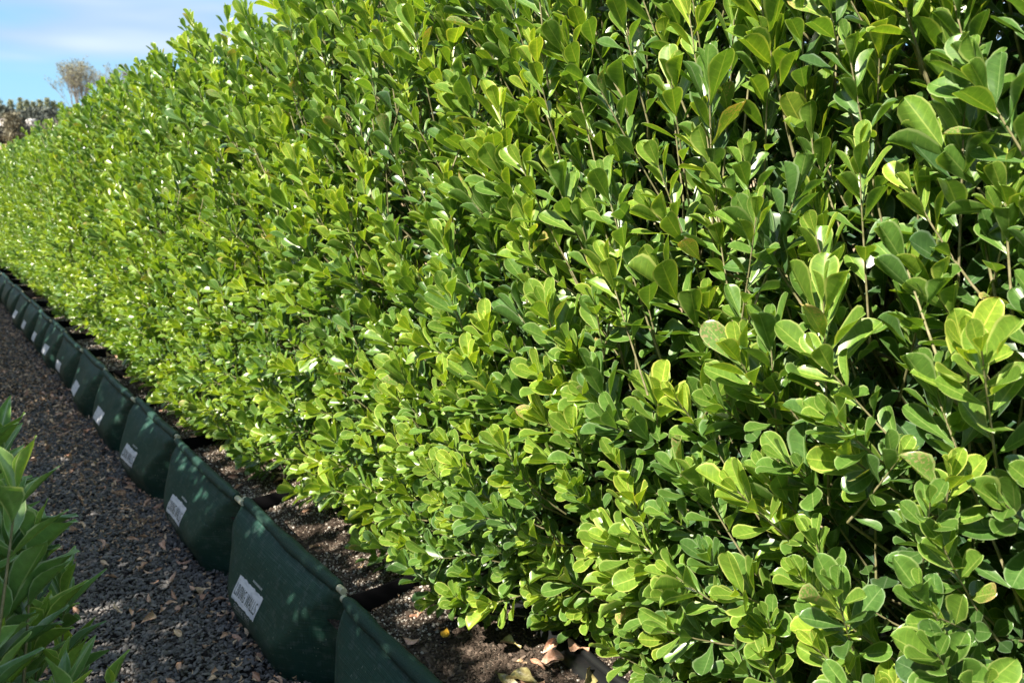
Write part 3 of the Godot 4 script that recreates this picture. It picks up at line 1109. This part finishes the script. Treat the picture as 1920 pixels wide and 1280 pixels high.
func build_background() -> void:
	var clump := clump_mesh(3, 14, 0.35, 0.22)
	# low ridge
	var pts := []
	for i in 41:
		var px := -1500.0 + i * 75.0
		var row := []
		for j in 7:
			var d: float = [255.0, 285.0, 310.0, 340.0, 380.0, 430.0, 500.0][j]
			var lift: float = [-0.4, 1.2, 3.2, 5.0, 6.0, 6.4, -0.5][j] * (1.0 + 0.3 * n3(px * 0.002, j * 0.2))
			row.append(away(px, d) + Vector3(0, lift, 0))
		pts.append(row)
	tag(part("hill", grid_mesh(pts, [], true), M.hill, self), "", "", "", "structure")
	# two sparse grey trees above the hedge
	for t in [[152.0, 128.0, 11.6, 5, "sparse grey brown tree rising behind the hedge top against the sky"], [226.0, 132.0, 10.4, 4, "twiggy tree top just clearing the hedge, beside the taller bare tree"]]:
		var root := thing("sparse_tree", t[4], "tree", away(t[0], t[1]))
		var st := new_st()
		var tips := []
		var high: float = t[2]
		tube(st, [Vector3(0, -0.3, 0), Vector3(0.1, high * 0.16, 0.05), Vector3(0.0, high * 0.30, 0)], [0.24, 0.19, 0.15], 8, false)
		part("trunk", st.commit(), M.twig, root)
		st = new_st()
		for k in 7:
			var a := k * 0.9
			var d := Vector3(cos(a) * 0.3, 1.0, sin(a) * 0.3).normalized()
			branching(st, Vector3(0, high * rnd(0.14, 0.3), 0), d, high * rnd(0.26, 0.36), 0.085, 4, tips, 0.62)
		part("branches", st.commit(), M.twig, root)
		var xs := []
		var cs := []
		for k in tips.size():
			if rng.randf() < 0.5: continue
			xs.append(Transform3D(Basis(Vector3.UP, rnd(0, TAU)).scaled(Vector3.ONE * rnd(0.18, 0.36)), tips[k]))
			var b := rnd(0.7, 1.3)
			cs.append(Color(0.23 * b, 0.23 * b, 0.165 * b))
		tag(multi("crown", clump, M.far_leaf, xs, cs, root), "", "", "", "stuff")
	# poplars along the ridge
	var k := 0
	for px in [24.0, 42.0, 54.0, 66.0, 79.0, 93.0, 104.0, 118.0, 2.0]:
		crown_tree("poplar", "small upright %s poplar on the ridge counting from the tall grey tree" % ["seventh", "sixth", "fifth", "fourth", "third", "second", "first", "outlying", "eighth"][k], away(px, 345.0 + 6.0 * sin(k * 2.0)) + Vector3(0, 3.4, 0), 6.2 + 0.8 * sin(k * 1.7), 2.6, Color(0.25, 0.26, 0.155), 130, 0.12, clump, 1.1, "poplars on the ridge")
		k += 1
	# dark trees on the slope
	k = 0
	for px in [-30.0, -8.0, 8.0, 30.0, 46.0, 62.0, 78.0, 92.0, 108.0, 124.0, 140.0]:
		var d := 262.0 + 22.0 * sin(k * 2.3)
		crown_tree("dark_tree", "round dark tree in the wooded slope under the poplars, %s from the left" % ["first", "second", "third", "fourth", "fifth", "sixth", "seventh", "eighth", "ninth", "tenth", "eleventh"][k], away(px, d) + Vector3(0, 0.6, 0), 4.4 + 0.8 * sin(k * 1.3), 7.0, Color(0.10, 0.115, 0.10), 150, 0.1, clump, 1.8, "dark trees on the slope")
		k += 1
	# brown bushes at the edge of the field
	k = 0
	for px in [-14.0, 4.0, 22.0, 38.0, 56.0, 72.0, 90.0, 110.0]:
		crown_tree("brown_bush", "low brown bush at the far edge of the dry field, %s from the left" % ["first", "second", "third", "fourth", "fifth", "sixth", "seventh", "eighth"][k], away(px, 124.0 + 5.0 * sin(k * 1.9)), [1.6, 1.3, 3.6, 1.7, 1.9, 1.6, 2.3, 2.6][k], 3.2, [Color(0.14, 0.135, 0.11), Color(0.12, 0.115, 0.10), Color(0.17, 0.16, 0.115)][k % 3], 190, 0.03, clump, 0.75, "brown bushes at the field edge")
		k += 1
	# two pale houses on the slope
	k = 0
	for hs in [[60.0, 240.0, "tiny white house on the slope below the poplars"], [11.0, 232.0, "tiny white house at the left edge below the dark trees"]]:
		var root := thing("house", hs[2], "house", away(hs[0], hs[1]) + Vector3(0, 1.6, 0))
		root.rotation.y = 0.6
		var bx := BoxMesh.new()
		bx.size = Vector3(6, 2.6, 4)
		root.scale = Vector3.ONE * 0.42
		part("wall", bx, M.house_wall, root).position = Vector3(0, 1.3, 0)
		var st := new_st()
		var q := [Vector3(-3.2, 2.55, 2.3), Vector3(3.2, 2.55, 2.3), Vector3(3.2, 4.0, 0), Vector3(-3.2, 4.0, 0), Vector3(-3.2, 2.55, -2.3), Vector3(3.2, 2.55, -2.3)]
		for n in [0, 2, 1, 0, 3, 2, 4, 5, 2, 4, 2, 3, 0, 4, 3, 1, 2, 5, 0, 1, 5, 0, 5, 4]: st.add_vertex(q[n])
		st.generate_normals()
		part("roof", st.commit(), M.house_roof if k else M.house_wall, root)
		for x in [-1.6, 1.6]:
			var wb := BoxMesh.new()
			wb.size = Vector3(1.0, 1.0, 0.1)
			part("window", wb, M.house_glass, root).position = Vector3(x, 1.5, 2.02)
		k += 1

func _ready() -> void:
	rng.seed = 20240
	noise.seed = 11
	noise.frequency = 0.01
	noise.fractal_octaves = 3
	sky_and_sun()
	joints.assign([-1.62, -0.75, 0.11, 0.98, 1.85, 2.73, 3.62, 4.50, 5.34, 6.17, 7.0, 7.76, 8.5])
	while joints[-1] < 19.5: joints.append(joints[-1] + 0.83)
	make_materials()
	build_ground()
	print("ground done")
	build_bags()
	print("bags done")
	build_hedge()
	build_left_shrubs()
	print("left done")
	build_pipe()
	build_background()
	build_gravel()
	build_fallen()
	print("all built")
